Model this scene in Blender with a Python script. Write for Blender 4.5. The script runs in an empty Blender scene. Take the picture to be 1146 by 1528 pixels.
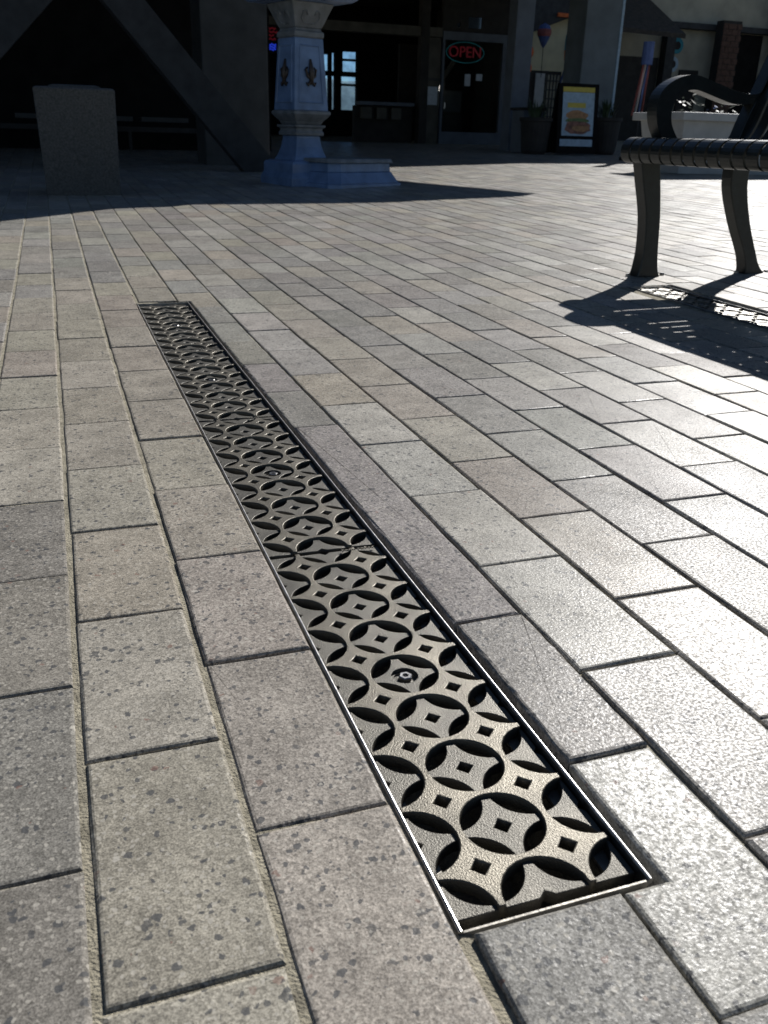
import bpy, bmesh, math, random
from mathutils import Vector, Matrix, noise
R = math.radians
random.seed(7)
sc = bpy.context.scene
COL = sc.collection

# ------------------------------------------------------------------ camera, sky, sun, exposure
cam_d = bpy.data.cameras.new('camera')
cam = bpy.data.objects.new('camera', cam_d); COL.objects.link(cam)
cam.location = (-0.198036, -0.608133, 0.462389)
cam.rotation_euler = (R(66.89674), R(-1.5109), R(-19.35718))
cam_d.sensor_fit = 'VERTICAL'; cam_d.sensor_height = 36.0
cam_d.lens = 36.0 * 1323.448 / 1528.0
cam_d.dof.use_dof = True; cam_d.dof.focus_distance = 1.1; cam_d.dof.aperture_fstop = 16
cam_d.clip_start = 0.02; cam_d.clip_end = 400
sc.camera = cam

SUN_AZ, SUN_EL = 44.5, 33.5          # degrees to the right of +Y, above the horizon
w = bpy.data.worlds.new('World'); sc.world = w; w.use_nodes = True
nt = w.node_tree
sky = nt.nodes.new('ShaderNodeTexSky'); sky.sky_type = 'NISHITA'; sky.sun_disc = False
sky.altitude = 2500; sky.dust_density = .2; sky.air_density = 1.0; sky.ozone_density = 1.5
sky.sun_elevation = R(SUN_EL); sky.sun_rotation = R(SUN_AZ)
bg = nt.nodes['Background']; bg.inputs['Strength'].default_value = 0.05
nt.links.new(sky.outputs[0], bg.inputs[0])
sd = bpy.data.lights.new('sun', 'SUN'); sd.energy = 5.0; sd.angle = R(0.5); sd.color = (1.0, 0.975, 0.945)
sun = bpy.data.objects.new('sun', sd); COL.objects.link(sun)
tosun = Vector((math.sin(R(SUN_AZ)) * math.cos(R(SUN_EL)), math.cos(R(SUN_AZ)) * math.cos(R(SUN_EL)), math.sin(R(SUN_EL))))
sun.rotation_euler = tosun.to_track_quat('Z', 'Y').to_euler()
vs = sc.view_settings
vs.view_transform = 'Standard'; vs.look = 'None'; vs.gamma = 1.0; vs.use_curve_mapping = False
vs.exposure = 0.25

# ------------------------------------------------------------------ helpers
def hz(x, y):                         # the plaza rises gently towards the shops
    t = .331 * x + .944 * y - 1.5
    return .02 * t * t / (t + 1.5) if t > 0 else 0.0

def tag(o, label=None, cat=None, group=None, kind=None):
    if label: o['label'] = label
    if cat: o['category'] = cat
    if group: o['group'] = group
    if kind: o['kind'] = kind
    return o

def link(name, me, m=None, parent=None, loc=None, smooth=False):
    o = bpy.data.objects.new(name, me); COL.objects.link(o)
    if m and me and not me.materials: me.materials.append(m)
    if parent: o.parent = parent
    if loc: o.location = loc
    if smooth:
        me.polygons.foreach_set('use_smooth', [True] * len(me.polygons))
    return o

def empty(name, loc, rz=0, **k):
    o = bpy.data.objects.new(name, None); COL.objects.link(o)
    o.location = loc; o.rotation_euler = (0, 0, rz); o.empty_display_size = .1
    return tag(o, **k)

class MB:
    def __init__(s): s.v = []; s.f = []
    def add(s, v, f):
        n = len(s.v); s.v += [tuple(p) for p in v]; s.f += [tuple(i + n for i in q) for q in f]; return s
    def box(s, x0, x1, y0, y1, z0, z1, c=0.0):
        if c <= 0:
            v = [(x, y, z) for z in (z0, z1) for y in (y0, y1) for x in (x0, x1)]
            return s.add(v, [(0, 2, 3, 1), (4, 5, 7, 6), (0, 1, 5, 4), (2, 6, 7, 3), (0, 4, 6, 2), (1, 3, 7, 5)])
        bm = bmesh.new(); bmesh.ops.create_cube(bm, size=1)
        for q in bm.verts:
            q.co = ((x0 + x1) / 2 + q.co.x * (x1 - x0), (y0 + y1) / 2 + q.co.y * (y1 - y0), (z0 + z1) / 2 + q.co.z * (z1 - z0))
        bmesh.ops.bevel(bm, geom=bm.edges[:], offset=c, segments=2, affect='EDGES', profile=.6)
        bm.verts.index_update()
        s.add([q.co[:] for q in bm.verts], [[a.index for a in f.verts] for f in bm.faces]); bm.free(); return s
    def prism(s, poly, y0, y1):       # outline in (x, z), from y0 to y1; convex or mildly concave
        n = len(poly)
        v = [(x, y0, z) for x, z in poly] + [(x, y1, z) for x, z in poly]
        f = [tuple(range(n))[::-1], tuple(range(n, 2 * n))] + [(i, (i + 1) % n, n + (i + 1) % n, n + i) for i in range(n)]
        return s.add(v, [q[::-1] for q in f])
    def band(s, a, b, y0, y1):        # solid between two outlines a, b (same count) in (x, z)
        n = len(a); v = []
        for (ax, az), (bx, bz) in zip(a, b):
            v += [(ax, y0, az), (bx, y0, bz), (bx, y1, bz), (ax, y1, az)]
        f = [(0, 1, 2, 3), tuple(4 * (n - 1) + i for i in (3, 2, 1, 0))]
        for i in range(n - 1):
            for k in range(4):
                f.append((4 * i + k, 4 * i + 4 + k, 4 * i + 4 + (k + 1) % 4, 4 * i + (k + 1) % 4))
        return s.add(v, f)
    def bar(s, p, q, wd, ht):         # rectangular beam from p to q
        p, q = Vector(p), Vector(q); d = (q - p).normalized()
        u = d.cross(Vector((0, 0, 1)))
        u = Vector((1, 0, 0)) if u.length < 1e-4 else u.normalized()
        n = u.cross(d)
        v = []
        for e in (p, q):
            for a, b in ((-1, -1), (1, -1), (1, 1), (-1, 1)): v.append(e + u * a * wd / 2 + n * b * ht / 2)
        return s.add(v, [(0, 1, 2, 3), (7, 6, 5, 4), (0, 4, 5, 1), (1, 5, 6, 2), (2, 6, 7, 3), (3, 7, 4, 0)])
    def tube(s, pts, r, seg=8):
        pts = [Vector(p) for p in pts]; n = len(pts); v = []
        for i, p in enumerate(pts):
            d = (pts[min(i + 1, n - 1)] - pts[max(i - 1, 0)]).normalized()
            u = d.cross(Vector((0, 0, 1))) if abs(d.z) < .95 else d.cross(Vector((0, 1, 0)))
            u.normalize(); t = d.cross(u)
            rr = r[i] if isinstance(r, (list, tuple)) else r
            for k in range(seg):
                a = 2 * math.pi * k / seg; v.append(p + (u * math.cos(a) + t * math.sin(a)) * rr)
        f = [(i * seg + k, i * seg + (k + 1) % seg, (i + 1) * seg + (k + 1) % seg, (i + 1) * seg + k) for i in range(n - 1) for k in range(seg)]
        f += [tuple(range(seg))[::-1], tuple((n - 1) * seg + k for k in range(seg))]
        return s.add(v, f)
    def lathe(s, prof, seg=24, c=(0, 0), rot=0.0):   # prof: (radius, z); few segments give a faceted post
        v = []
        for r, z in prof:
            for k in range(seg):
                a = rot + 2 * math.pi * k / seg; v.append((c[0] + r * math.cos(a), c[1] + r * math.sin(a), z))
        n = len(prof)
        f = [(i * seg + k, i * seg + (k + 1) % seg, (i + 1) * seg + (k + 1) % seg, (i + 1) * seg + k) for i in range(n - 1) for k in range(seg)]
        f += [tuple(range(seg))[::-1], tuple((n - 1) * seg + k for k in range(seg))]
        return s.add(v, f)
    def mesh(s, name):
        me = bpy.data.meshes.new(name); me.from_pydata(s.v, [], s.f); me.update()
        bm = bmesh.new(); bm.from_mesh(me); bmesh.ops.recalc_face_normals(bm, faces=bm.faces); bm.to_mesh(me); bm.free()
        return me
    def build(s, name, m, parent=None, loc=None, smooth=False):
        return link(name, s.mesh(name), m, parent, loc, smooth)

def N(nt, t, **k):
    n = nt.nodes.new('ShaderNode' + t)
    for a, b in k.items(): setattr(n, a, b)
    return n

def mat(name, col, rough=.6, metal=0.0, var=.25, scale=6.0, bump=0.0, bscale=60.0, spec=.5, emit=None, es=0.0):
    m = bpy.data.materials.new(name); m.use_nodes = True; t = m.node_tree; b = t.nodes['Principled BSDF']
    b.inputs['Roughness'].default_value = rough; b.inputs['Metallic'].default_value = metal
    b.inputs['Specular IOR Level'].default_value = spec
    g = N(t, 'NewGeometry')
    n = N(t, 'TexNoise'); n.inputs['Scale'].default_value = scale; n.inputs['Detail'].default_value = 6
    t.links.new(g.outputs['Position'], n.inputs['Vector'])
    mr = N(t, 'MapRange'); mr.inputs[1].default_value = .3; mr.inputs[2].default_value = .7
    mr.inputs[3].default_value = 1 - var; mr.inputs[4].default_value = 1 + var
    t.links.new(n.outputs['Fac'], mr.inputs[0])
    mx = N(t, 'Mix', data_type='RGBA', blend_type='MULTIPLY'); mx.inputs[0].default_value = 1
    mx.inputs[6].default_value = (*col, 1)
    t.links.new(mr.outputs[0], mx.inputs[7]); t.links.new(mx.outputs[2], b.inputs['Base Color'])
    if bump:
        n2 = N(t, 'TexNoise'); n2.inputs['Scale'].default_value = bscale; n2.inputs['Detail'].default_value = 4
        t.links.new(g.outputs['Position'], n2.inputs['Vector'])
        bp = N(t, 'Bump'); bp.inputs['Strength'].default_value = 1; bp.inputs['Distance'].default_value = bump
        t.links.new(n2.outputs['Fac'], bp.inputs['Height']); t.links.new(bp.outputs[0], b.inputs['Normal'])
    if emit:
        b.inputs['Emission Color'].default_value = (*emit, 1); b.inputs['Emission Strength'].default_value = es
    return m

def paver_material(name, from_object):
    m = bpy.data.materials.new(name); m.use_nodes = True; t = m.node_tree; b = t.nodes['Principled BSDF']; L = t.links.new
    if from_object:
        oi = N(t, 'ObjectInfo'); base = oi.outputs['Color']
    else:
        at = N(t, 'Attribute', attribute_name='tone'); base = at.outputs['Color']
    g = N(t, 'NewGeometry'); pos = g.outputs['Position']
    def nz(s, d=3, r=.55):
        n = N(t, 'TexNoise'); n.inputs['Scale'].default_value = s; n.inputs['Detail'].default_value = d; n.inputs['Roughness'].default_value = r
        L(pos, n.inputs['Vector']); return n.outputs['Fac']
    def rng(v, a, b_, c, d):
        r = N(t, 'MapRange'); r.clamp = True
        for i, q in enumerate((a, b_, c, d)): r.inputs[1 + i].default_value = q
        L(v, r.inputs[0]); return r.outputs[0]
    wv = N(t, 'TexNoise'); wv.inputs['Scale'].default_value = 170; wv.inputs['Detail'].default_value = 1; L(pos, wv.inputs['Vector'])
    def vor(s):
        v = N(t, 'TexVoronoi'); v.inputs['Scale'].default_value = s
        mv = N(t, 'VectorMath', operation='MULTIPLY_ADD'); mv.inputs[1].default_value = (.9 / s,) * 3
        L(wv.outputs['Color'], mv.inputs[0]); L(pos, mv.inputs[2]); L(mv.outputs[0], v.inputs['Vector']); return v
    def math_(op, a, b_):
        q = N(t, 'Math', operation=op)
        for i, s in enumerate((a, b_)):
            if isinstance(s, (int, float)): q.inputs[i].default_value = s
            else: L(s, q.inputs[i])
        return q.outputs[0]
    def mul(c, v):
        x = N(t, 'Mix', data_type='RGBA', blend_type='MULTIPLY'); x.inputs[0].default_value = 1; L(c, x.inputs[6]); L(v, x.inputs[7]); return x.outputs[2]
    def mixc(c, fac, col):
        x = N(t, 'Mix', data_type='RGBA'); L(fac, x.inputs[0]); L(c, x.inputs[6]); x.inputs[7].default_value = (*col, 1); return x.outputs[2]
    c = mul(base, rng(nz(17, 5, .6), .3, .7, .80, 1.20))
    c = mul(c, rng(nz(3.1, 4), .35, .65, .90, 1.08))
    c = mul(c, rng(nz(620, 2, .7), .35, .65, .60, 1.42))
    vf = vor(330); sep = N(t, 'SeparateColor'); L(vf.outputs['Color'], sep.inputs[0])
    c = mul(c, rng(sep.outputs[0], 0, 1, .78, 1.24))
    def chips(c, s, chan, lo, dmax, col, amt=.85):
        v = vor(s); sp = N(t, 'SeparateColor'); L(v.outputs['Color'], sp.inputs[0])
        on = rng(sp.outputs[chan], lo, lo + .02, 0, 1)
        sz = math_('MULTIPLY', rng(sp.outputs[(chan + 1) % 3], 0, 1, .35, 1), dmax)
        near = math_('LESS_THAN', v.outputs['Distance'], sz)
        return mixc(c, math_('MULTIPLY', math_('MULTIPLY', on, near), amt), col)
    c = chips(c, 150, 0, .76, .5, (.075, .077, .08), .8)
    c = chips(c, 66, 1, .90, .42, (.065, .067, .07), .7)
    c = chips(c, 90, 2, .82, .42, (.48, .45, .39), .7)
    c = chips(c, 210, 1, .74, .5, (.46, .43, .37), .6)
    c = chips(c, 120, 0, .965, .40, (.20, .11, .085), .55)
    c = chips(c, 240, 2, .80, .45, (.08, .08, .082), .7)
    L(c, b.inputs['Base Color'])
    pit = rng(nz(330, 3, .62), .38, .60, 0, 1)
    L(rng(pit, 0, 1, .48, .31), b.inputs['Roughness'])
    sb = N(t, 'SeparateColor'); L(base, sb.inputs[0])
    sn = N(t, 'SeparateXYZ'); L(g.outputs['True Normal'], sn.inputs[0])
    worn = rng(sn.outputs[2], .93, .985, .1, 1)              # rounded edges are rough, only the trodden tops shine
    L(math_('MULTIPLY', worn, math_('MULTIPLY', rng(pit, 0, 1, .06, .26), math_('MULTIPLY', rng(sb.outputs[0], .21, .31, .35, .9), rng(nz(7, 3), .35, .65, .6, 1.15)))), b.inputs['Specular IOR Level'])
    h = math_('ADD', math_('MULTIPLY', nz(520, 3, .6), .5), math_('MULTIPLY', nz(190, 2), .2))
    h = math_('ADD', h, math_('MULTIPLY', vf.outputs['Distance'], .25))
    bp = N(t, 'Bump'); bp.inputs['Strength'].default_value = 1; bp.inputs['Distance'].default_value = .0005
    L(h, bp.inputs['Height']); L(bp.outputs[0], b.inputs['Normal'])
    return m

M = {}
M['paver'] = paver_material('paver_concrete', True)
M['paver_far'] = paver_material('paver_concrete_far', False)
M['sand'] = mat('joint_sand', (.30, .272, .205), .95, 0, .4, 45, .003, 420, .2)
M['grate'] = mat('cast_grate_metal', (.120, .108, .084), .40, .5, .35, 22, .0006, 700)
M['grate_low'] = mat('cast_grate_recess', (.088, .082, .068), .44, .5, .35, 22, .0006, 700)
M['rail'] = mat('polished_rail', (.33, .325, .32), .34, 1.0, .3, 90, .0002, 200)
M['ledge'] = mat('frame_ledge', (.36, .34, .30), .55, .5, .35, 60, .0006, 300)
M['concrete_dark'] = mat('channel_concrete', (.20, .19, .165), .95, 0, .4, 25, .002, 200)
M['bench'] = mat('bench_paint', (.012, .016, .016), .33, 0, .3, 40, .0003, 200)
M['block'] = mat('exposed_aggregate', (.09, .09, .085), .9, 0, .35, 90, .004, 160)
M['post_blue'] = mat('post_paint', (.14, .215, .36), .28, 0, .25, 9, .002, 40)
M['post_tan'] = mat('post_worn_paint', (.165, .175, .18), .5, 0, .3, 14, .002, 40)
M['ornament'] = mat('ornament_bronze', (.07, .055, .045), .5, .4, .3, 60)
M['timber'] = mat('dark_timber', (.030, .032, .034), .75, 0, .35, 8, .002, 30)
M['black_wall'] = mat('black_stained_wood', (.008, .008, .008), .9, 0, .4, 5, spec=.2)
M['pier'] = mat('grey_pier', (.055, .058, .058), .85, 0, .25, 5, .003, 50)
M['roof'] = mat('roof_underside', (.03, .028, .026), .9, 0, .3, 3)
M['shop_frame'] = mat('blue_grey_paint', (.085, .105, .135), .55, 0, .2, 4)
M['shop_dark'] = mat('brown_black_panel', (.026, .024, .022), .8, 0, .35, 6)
M['shop_panel'] = mat('olive_panel', (.085, .08, .065), .8, 0, .3, 5)
M['column'] = mat('grey_stucco', (.14, .165, .18), .9, 0, .15, 4, .003, 40)
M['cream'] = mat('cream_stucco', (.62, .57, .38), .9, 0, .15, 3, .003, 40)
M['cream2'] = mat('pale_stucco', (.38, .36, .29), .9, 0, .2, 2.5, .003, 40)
M['brick'] = mat('brick_red', (.10, .055, .04), .9, 0, .35, 20, .004, 60)
M['tile'] = mat('roof_shingle', (.06, .05, .04), .9, 0, .35, 12)
M['glass'] = mat('dark_glass', (.012, .014, .014), .08, 0, .05, 2)
M['paper'] = mat('paper', (.5, .55, .6), .8, 0, .15, 30)
M['white'] = mat('white_paint', (.40, .41, .41), .6, 0, .12, 6)
M['leaf'] = mat('dark_leaf', (.03, .055, .025), .6, 0, .4, 15)
M['red'] = mat('red_cloth', (.26, .08, .07), .8, 0, .2, 9)
M['blue'] = mat('blue_cloth', (.07, .11, .26), .8, 0, .25, 9)
M['teal'] = mat('teal_cloth', (.04, .25, .32), .8, 0, .2, 9)
M['orange'] = mat('orange_paper', (.65, .14, .03), .7, 0, .15, 12)
M['neon_red'] = mat('neon_red', (.14, .012, .018), .4, emit=(1, .06, .1), es=.03)
M['neon_blue'] = mat('neon_blue', (.02, .04, .3), .4, emit=(.03, .08, 1), es=.3)
M['neon_cyan'] = mat('neon_cyan', (.02, .2, .25), .4, emit=(.1, .6, .7), es=.03)
M['lamp'] = mat('lamp_glow', (.8, .8, .8), .4, emit=(1, .95, .85), es=3.0)
M['yellow'] = mat('poster_yellow', (.55, .45, .08), .6, 0, .1, 20)
M['poster_blue'] = mat('poster_pale_blue', (.33, .45, .55), .6, 0, .15, 18)
M['poster_food'] = mat('poster_food_print', (.22, .10, .07), .6, 0, .6, 14)

# ------------------------------------------------------------------ ground: sand bed with pavers laid in it
PX, PL, JX, JY = .112, .2274, .004, .0022
CH, CZ = .0034, .0019
DR = dict(x0=-.0055, x1=.1395, y0=-.2395, y1=2.026)       # long drain, outer edge of its steel frame
DR2 = dict(x0=1.614, x1=1.759, y0=-.258, y1=2.0075)        # second drain under the bench
def in_drain(x, y, e=0.0):
    return any(d['x0'] - e < x < d['x1'] + e and d['y0'] - e < y < d['y1'] + e for d in (DR, DR2))

def steps(pieces):
    out = []
    for a, b, n in pieces: out += [a + (b - a) * i / n for i in range(n)]
    return out + [pieces[-1][1]]
gx = steps([(-80, -12, 12), (-12, -2, 16), (-2, DR['x0'], 60), (DR['x0'], DR['x1'], 1), (DR['x1'], DR2['x0'], 50), (DR2['x0'], DR2['x1'], 1), (DR2['x1'], 4, 60), (4, 14, 20), (14, 260, 14)])
gy = steps([(-40, -3, 8), (-3, DR2['y0'], 50), (DR2['y0'], DR['y0'], 1), (DR['y0'], DR2['y1'], 80), (DR2['y1'], DR['y1'], 1), (DR['y1'], 5, 60), (5, 20, 30), (20, 260, 14)])
v = []; f = []
for j, y in enumerate(gy):
    for i, x in enumerate(gx):
        d = .0052 - .0026 * max(0, min(1, (.5 - x) / .8))
        n = noise.noise(Vector((x * 9, y * 9, 3))) * .0012 + noise.noise(Vector((x * 31, y * 31, 1))) * .0006
        if x in (DR['x1'], DR2['x1']) and in_drain(x - .01, y, .02): d = .034
        v.append((x, y, hz(x, y) - d + n))
nx = len(gx)
for j in range(len(gy) - 1):
    for i in range(nx - 1):
        if in_drain((gx[i] + gx[i + 1]) / 2, (gy[j] + gy[j + 1]) / 2): continue
        f.append((j * nx + i, j * nx + i + 1, (j + 1) * nx + i + 1, (j + 1) * nx + i))
me = bpy.data.meshes.new('ground'); me.from_pydata(v, [], f); me.update()
ground = tag(link('ground', me, M['sand'], smooth=True), 'plaza ground of tan jointing sand between concrete pavers', kind='structure')

def paver_mesh(wd, ln, seed, ch=CH, rag=1.0):
    rnd = random.Random(seed); bm_v = []; fs = []
    a, b = wd / 2, ln / 2
    def ring(ins, z, jit, nx_=2, ny_=4 if rag < 2 else 16):
        x, y = a - ins, b - ins; k = 0.0
        pts = []
        for i in range(nx_ + 1): pts.append((-x + (k if i == 0 else 0) + (2 * x) * i / nx_ - (k if i == nx_ else 0), -y))
        for i in range(ny_ + 1): pts.append((x, -y + (k if i == 0 else 0) + 2 * y * i / ny_ - (k if i == ny_ else 0)))
        for i in range(nx_ + 1): pts.append((x - (k if i == 0 else 0) - 2 * x * i / nx_ + (k if i == nx_ else 0), y))
        for i in range(ny_ + 1): pts.append((-x, y - (k if i == 0 else 0) - 2 * y * i / ny_ + (k if i == ny_ else 0)))
        return [(px + rnd.uniform(-jit, jit), py + rnd.uniform(-jit, jit), z) for px, py in pts]
    rings = [ring(0, -.04, 0), ring(0, -CZ - .0004, .0004 * rag), ring(ch * .45, -CZ * .35, .0005 * rag), ring(ch, 0, .0005 * rag)]
    n = len(rings[0])
    vv = [p for r in rings for p in r]
    for r in range(3):
        for i in range(n): fs.append((r * n + i, r * n + (i + 1) % n, (r + 1) * n + (i + 1) % n, (r + 1) * n + i))
    fs.append(tuple(3 * n + i for i in range(n)))
    m_ = bpy.data.meshes.new('paver'); m_.from_pydata(vv, [], fs); m_.update()
    m_.materials.append(M['paver'])
    return m_
def notched_paver(wd, ln, nxx, nyy, which):      # a paver with a corner cut away for the end of the drain
    a, b = wd / 2, ln / 2
    if which == 'far': poly = [(-a, -b), (a, -b), (a, b), (nxx, b), (nxx, nyy), (-a, nyy)]
    else: poly = [(-a, nyy), (nxx, nyy), (nxx, -b), (a, -b), (a, b), (-a, b)]
    def inset(d):
        out = []
        for i, p in enumerate(poly):
            q, r = poly[i - 1], poly[(i + 1) % 6]
            e1 = (Vector(p) - Vector(q)).normalized(); e2 = (Vector(r) - Vector(p)).normalized()
            out.append((p[0] + d * (-e1.y - e2.y), p[1] + d * (e1.x + e2.x)))
        return out
    vv = [(x, y, z) for ins, z in ((0, -.04), (0, -CZ), (CH * .45, -CZ * .35), (CH, 0)) for x, y in inset(ins)]
    fs = [(r * 6 + i, r * 6 + (i + 1) % 6, r * 6 + 6 + (i + 1) % 6, r * 6 + 6 + i) for r in range(3) for i in range(6)] + [tuple(range(18, 24))]
    m_ = bpy.data.meshes.new('paver'); m_.from_pydata(vv, [], fs); m_.update(); m_.materials.append(M['paver'])
    return m_
cache = {}
def get_paver(wd, ln, k):
    key = (round(wd, 4), round(ln, 4), k)
    if key not in cache: cache[key] = paver_mesh(wd, ln, hash(key) & 0xffff, rag=2.2 if .07 < wd < .085 else 1.0)
    return cache[key]

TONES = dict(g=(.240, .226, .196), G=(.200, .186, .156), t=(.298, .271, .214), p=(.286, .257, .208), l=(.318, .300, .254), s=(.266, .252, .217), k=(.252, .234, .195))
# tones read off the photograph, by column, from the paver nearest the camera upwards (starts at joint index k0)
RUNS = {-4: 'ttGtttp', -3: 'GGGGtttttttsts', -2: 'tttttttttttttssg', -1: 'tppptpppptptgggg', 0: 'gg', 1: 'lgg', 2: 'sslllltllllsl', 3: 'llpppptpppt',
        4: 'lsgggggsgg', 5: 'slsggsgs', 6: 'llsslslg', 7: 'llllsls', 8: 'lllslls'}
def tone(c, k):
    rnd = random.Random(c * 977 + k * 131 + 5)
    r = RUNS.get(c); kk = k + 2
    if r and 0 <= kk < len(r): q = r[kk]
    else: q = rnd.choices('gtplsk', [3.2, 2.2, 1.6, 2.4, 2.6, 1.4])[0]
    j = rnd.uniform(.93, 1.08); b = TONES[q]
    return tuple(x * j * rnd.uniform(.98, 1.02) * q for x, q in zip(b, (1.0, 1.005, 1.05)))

cells = []
for c in range(-50, 150):
    j0 = .0031 if c < 1 else JX / 2; xl, xr = c * PX + j0, (c + 1) * PX - (.0031 if c < 0 else JX / 2)
    ph = -.0005 if c % 2 == 0 else .1135
    for k in range(-6, 90):
        y0 = ph + k * PL + JY / 2; y1 = ph + (k + 1) * PL - JY / 2
        x0, x1 = xl, xr
        s_ = .331 * x0 + .944 * y0
        lat = .944 * x0 - .331 * y0
        if s_ > 17.5 or lat < -1.7 - .50 * max(0, s_ + .6) or lat > 1.6 + .56 * max(0, s_ + .6): continue
        if c == 1 and k in (1, 2): continue
        if c == 1 and k == 0: y1 = ph + 3 * PL - JY / 2           # one long uncut strip beside the drain
        cut = None
        for d, gap in ((DR, .0075), (DR2, .004)):
            a, b = d['x0'] - .0022, d['x1'] + gap
            if y1 < d['y0'] - .003 or y0 > d['y1'] + .003 or x1 < a or x0 > b: continue
            # trim the paver to what is left of it outside the frame
            if max(a - x0, x1 - b) < .05:
                if y0 < d['y0'] - .03: y1 = d['y0'] - .004
                elif y1 > d['y1'] + .03: y0 = d['y1'] + .004
                else: x0 = x1
            elif a - x0 > x1 - b: x1 = min(x1, a)
            elif y0 < d['y0'] - .03: cut = (b, d['y0'] - .004, 'far')
            elif y1 > d['y1'] + .03: cut = (b, d['y1'] + .004, 'near')
            else: x0 = max(x0, b)
        if x1 - x0 < .022 or y1 - y0 < .02: continue
        cells.append((c, k, x0, x1, y0, y1, cut))
def vis_size(q):
    cx, cy = (q[2] + q[3]) / 2 + .198, (q[4] + q[5]) / 2 + .608
    fw, la = .331 * cx + .944 * cy, .944 * cx - .331 * cy
    if fw < .30 or abs(la) > .46 * fw + .10: return 0
    return 1 / (fw * fw + .01)
order = sorted(range(len(cells)), key=lambda i: -vis_size(cells[i]))
single = set(i for i in order[:300] if vis_size(cells[i]) > 0)
pv = []; pf = []; pc = []
for i, (c, k, x0, x1, y0, y1, cut) in enumerate(cells):
    rnd = random.Random(c * 7919 + k * 104729)
    cx, cy = (x0 + x1) / 2, (y0 + y1) / 2; wd, ln = x1 - x0, y1 - y0
    zc = hz(cx, cy); sx = (hz(cx + .05, cy) - hz(cx - .05, cy)) / .1; sy = (hz(cx, cy + .05) - hz(cx, cy - .05)) / .1
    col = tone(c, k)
    dx, dy, dz = rnd.uniform(-.0007, .0007), rnd.uniform(-.0006, .0006), rnd.uniform(-.0011, .0009)
    tx, ty = rnd.uniform(-.004, .004), rnd.uniform(-.006, .006)
    if i in single:
        me_ = notched_paver(wd, ln, cut[0] - cx, cut[1] - cy, cut[2]) if cut else get_paver(wd, ln, rnd.randrange(5))
        o = bpy.data.objects.new('paver', me_); COL.objects.link(o)
        o.parent = ground; o.location = (cx + dx, cy + dy, zc + dz)
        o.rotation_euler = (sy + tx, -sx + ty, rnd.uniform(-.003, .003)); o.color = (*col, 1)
    else:
        b0 = len(pv)
        for ins, z in ((0, -.03), (0, -CZ), (CH, 0)):
            for px, py in ((x0 + ins, y0 + ins), (x1 - ins, y0 + ins), (x1 - ins, y1 - ins), (x0 + ins, y1 - ins)):
                pv.append((px + dx, py + dy, z + zc + dz + (px - cx) * (sx - ty) + (py - cy) * (sy + tx)))
        q = [(b0 + r * 4 + e, b0 + r * 4 + (e + 1) % 4, b0 + r * 4 + 4 + (e + 1) % 4, b0 + r * 4 + 4 + e) for r in range(2) for e in range(4)]
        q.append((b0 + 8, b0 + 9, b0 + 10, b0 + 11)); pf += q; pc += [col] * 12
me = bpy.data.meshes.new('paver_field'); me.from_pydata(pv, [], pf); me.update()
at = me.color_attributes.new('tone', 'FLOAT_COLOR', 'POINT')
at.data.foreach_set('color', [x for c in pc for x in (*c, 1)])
tag(link('paver_field', me, M['paver_far'], ground), kind='stuff')

# ------------------------------------------------------------------ trench drains: channel, steel frame, cast grates
GL, GR = .0689, .0317                 # lattice pitch, ring radius
GHX, GHY = .0680, 4 * .0689 + .0010    # half width and half length of one grate
GPITCH = .561
def arc(c, r, p0, p1, via, n=12):
    a0 = math.atan2(p0[1] - c[1], p0[0] - c[0]); a1 = math.atan2(p1[1] - c[1], p1[0] - c[0])
    av = math.atan2(via[1] - c[1], via[0] - c[0])
    d = (a1 - a0) % (2 * math.pi)
    if not ((av - a0) % (2 * math.pi)) < d: d -= 2 * math.pi
    return [(c[0] + r * math.cos(a0 + d * i / n), c[1] + r * math.sin(a0 + d * i / n)) for i in range(n + 1)]
def fill(name, loops, z1, th, bev=.0009):
    cu = bpy.data.curves.new(name, 'CURVE'); cu.dimensions = '2D'; cu.fill_mode = 'BOTH'
    cu.extrude = th / 2 - bev; cu.bevel_depth = bev; cu.bevel_resolution = 1; cu.offset = -bev
    for lp in loops:
        sp = cu.splines.new('POLY'); sp.points.add(len(lp) - 1); sp.use_cyclic_u = True
        for p, q in zip(sp.points, lp): p.co = (q[0], q[1], 0, 1)
    ob = bpy.data.objects.new(name, cu); COL.objects.link(ob)
    dg = bpy.context.evaluated_depsgraph_get()
    me_ = bpy.data.meshes.new_from_object(ob.evaluated_get(dg)); bpy.data.objects.remove(ob); bpy.data.curves.remove(cu)
    for vv in me_.vertices: vv.co.z += z1 - th / 2
    return me_
def diamond(x, y, h): return [(x - h, y), (x, y - h), (x + h, y), (x, y + h)]
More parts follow.
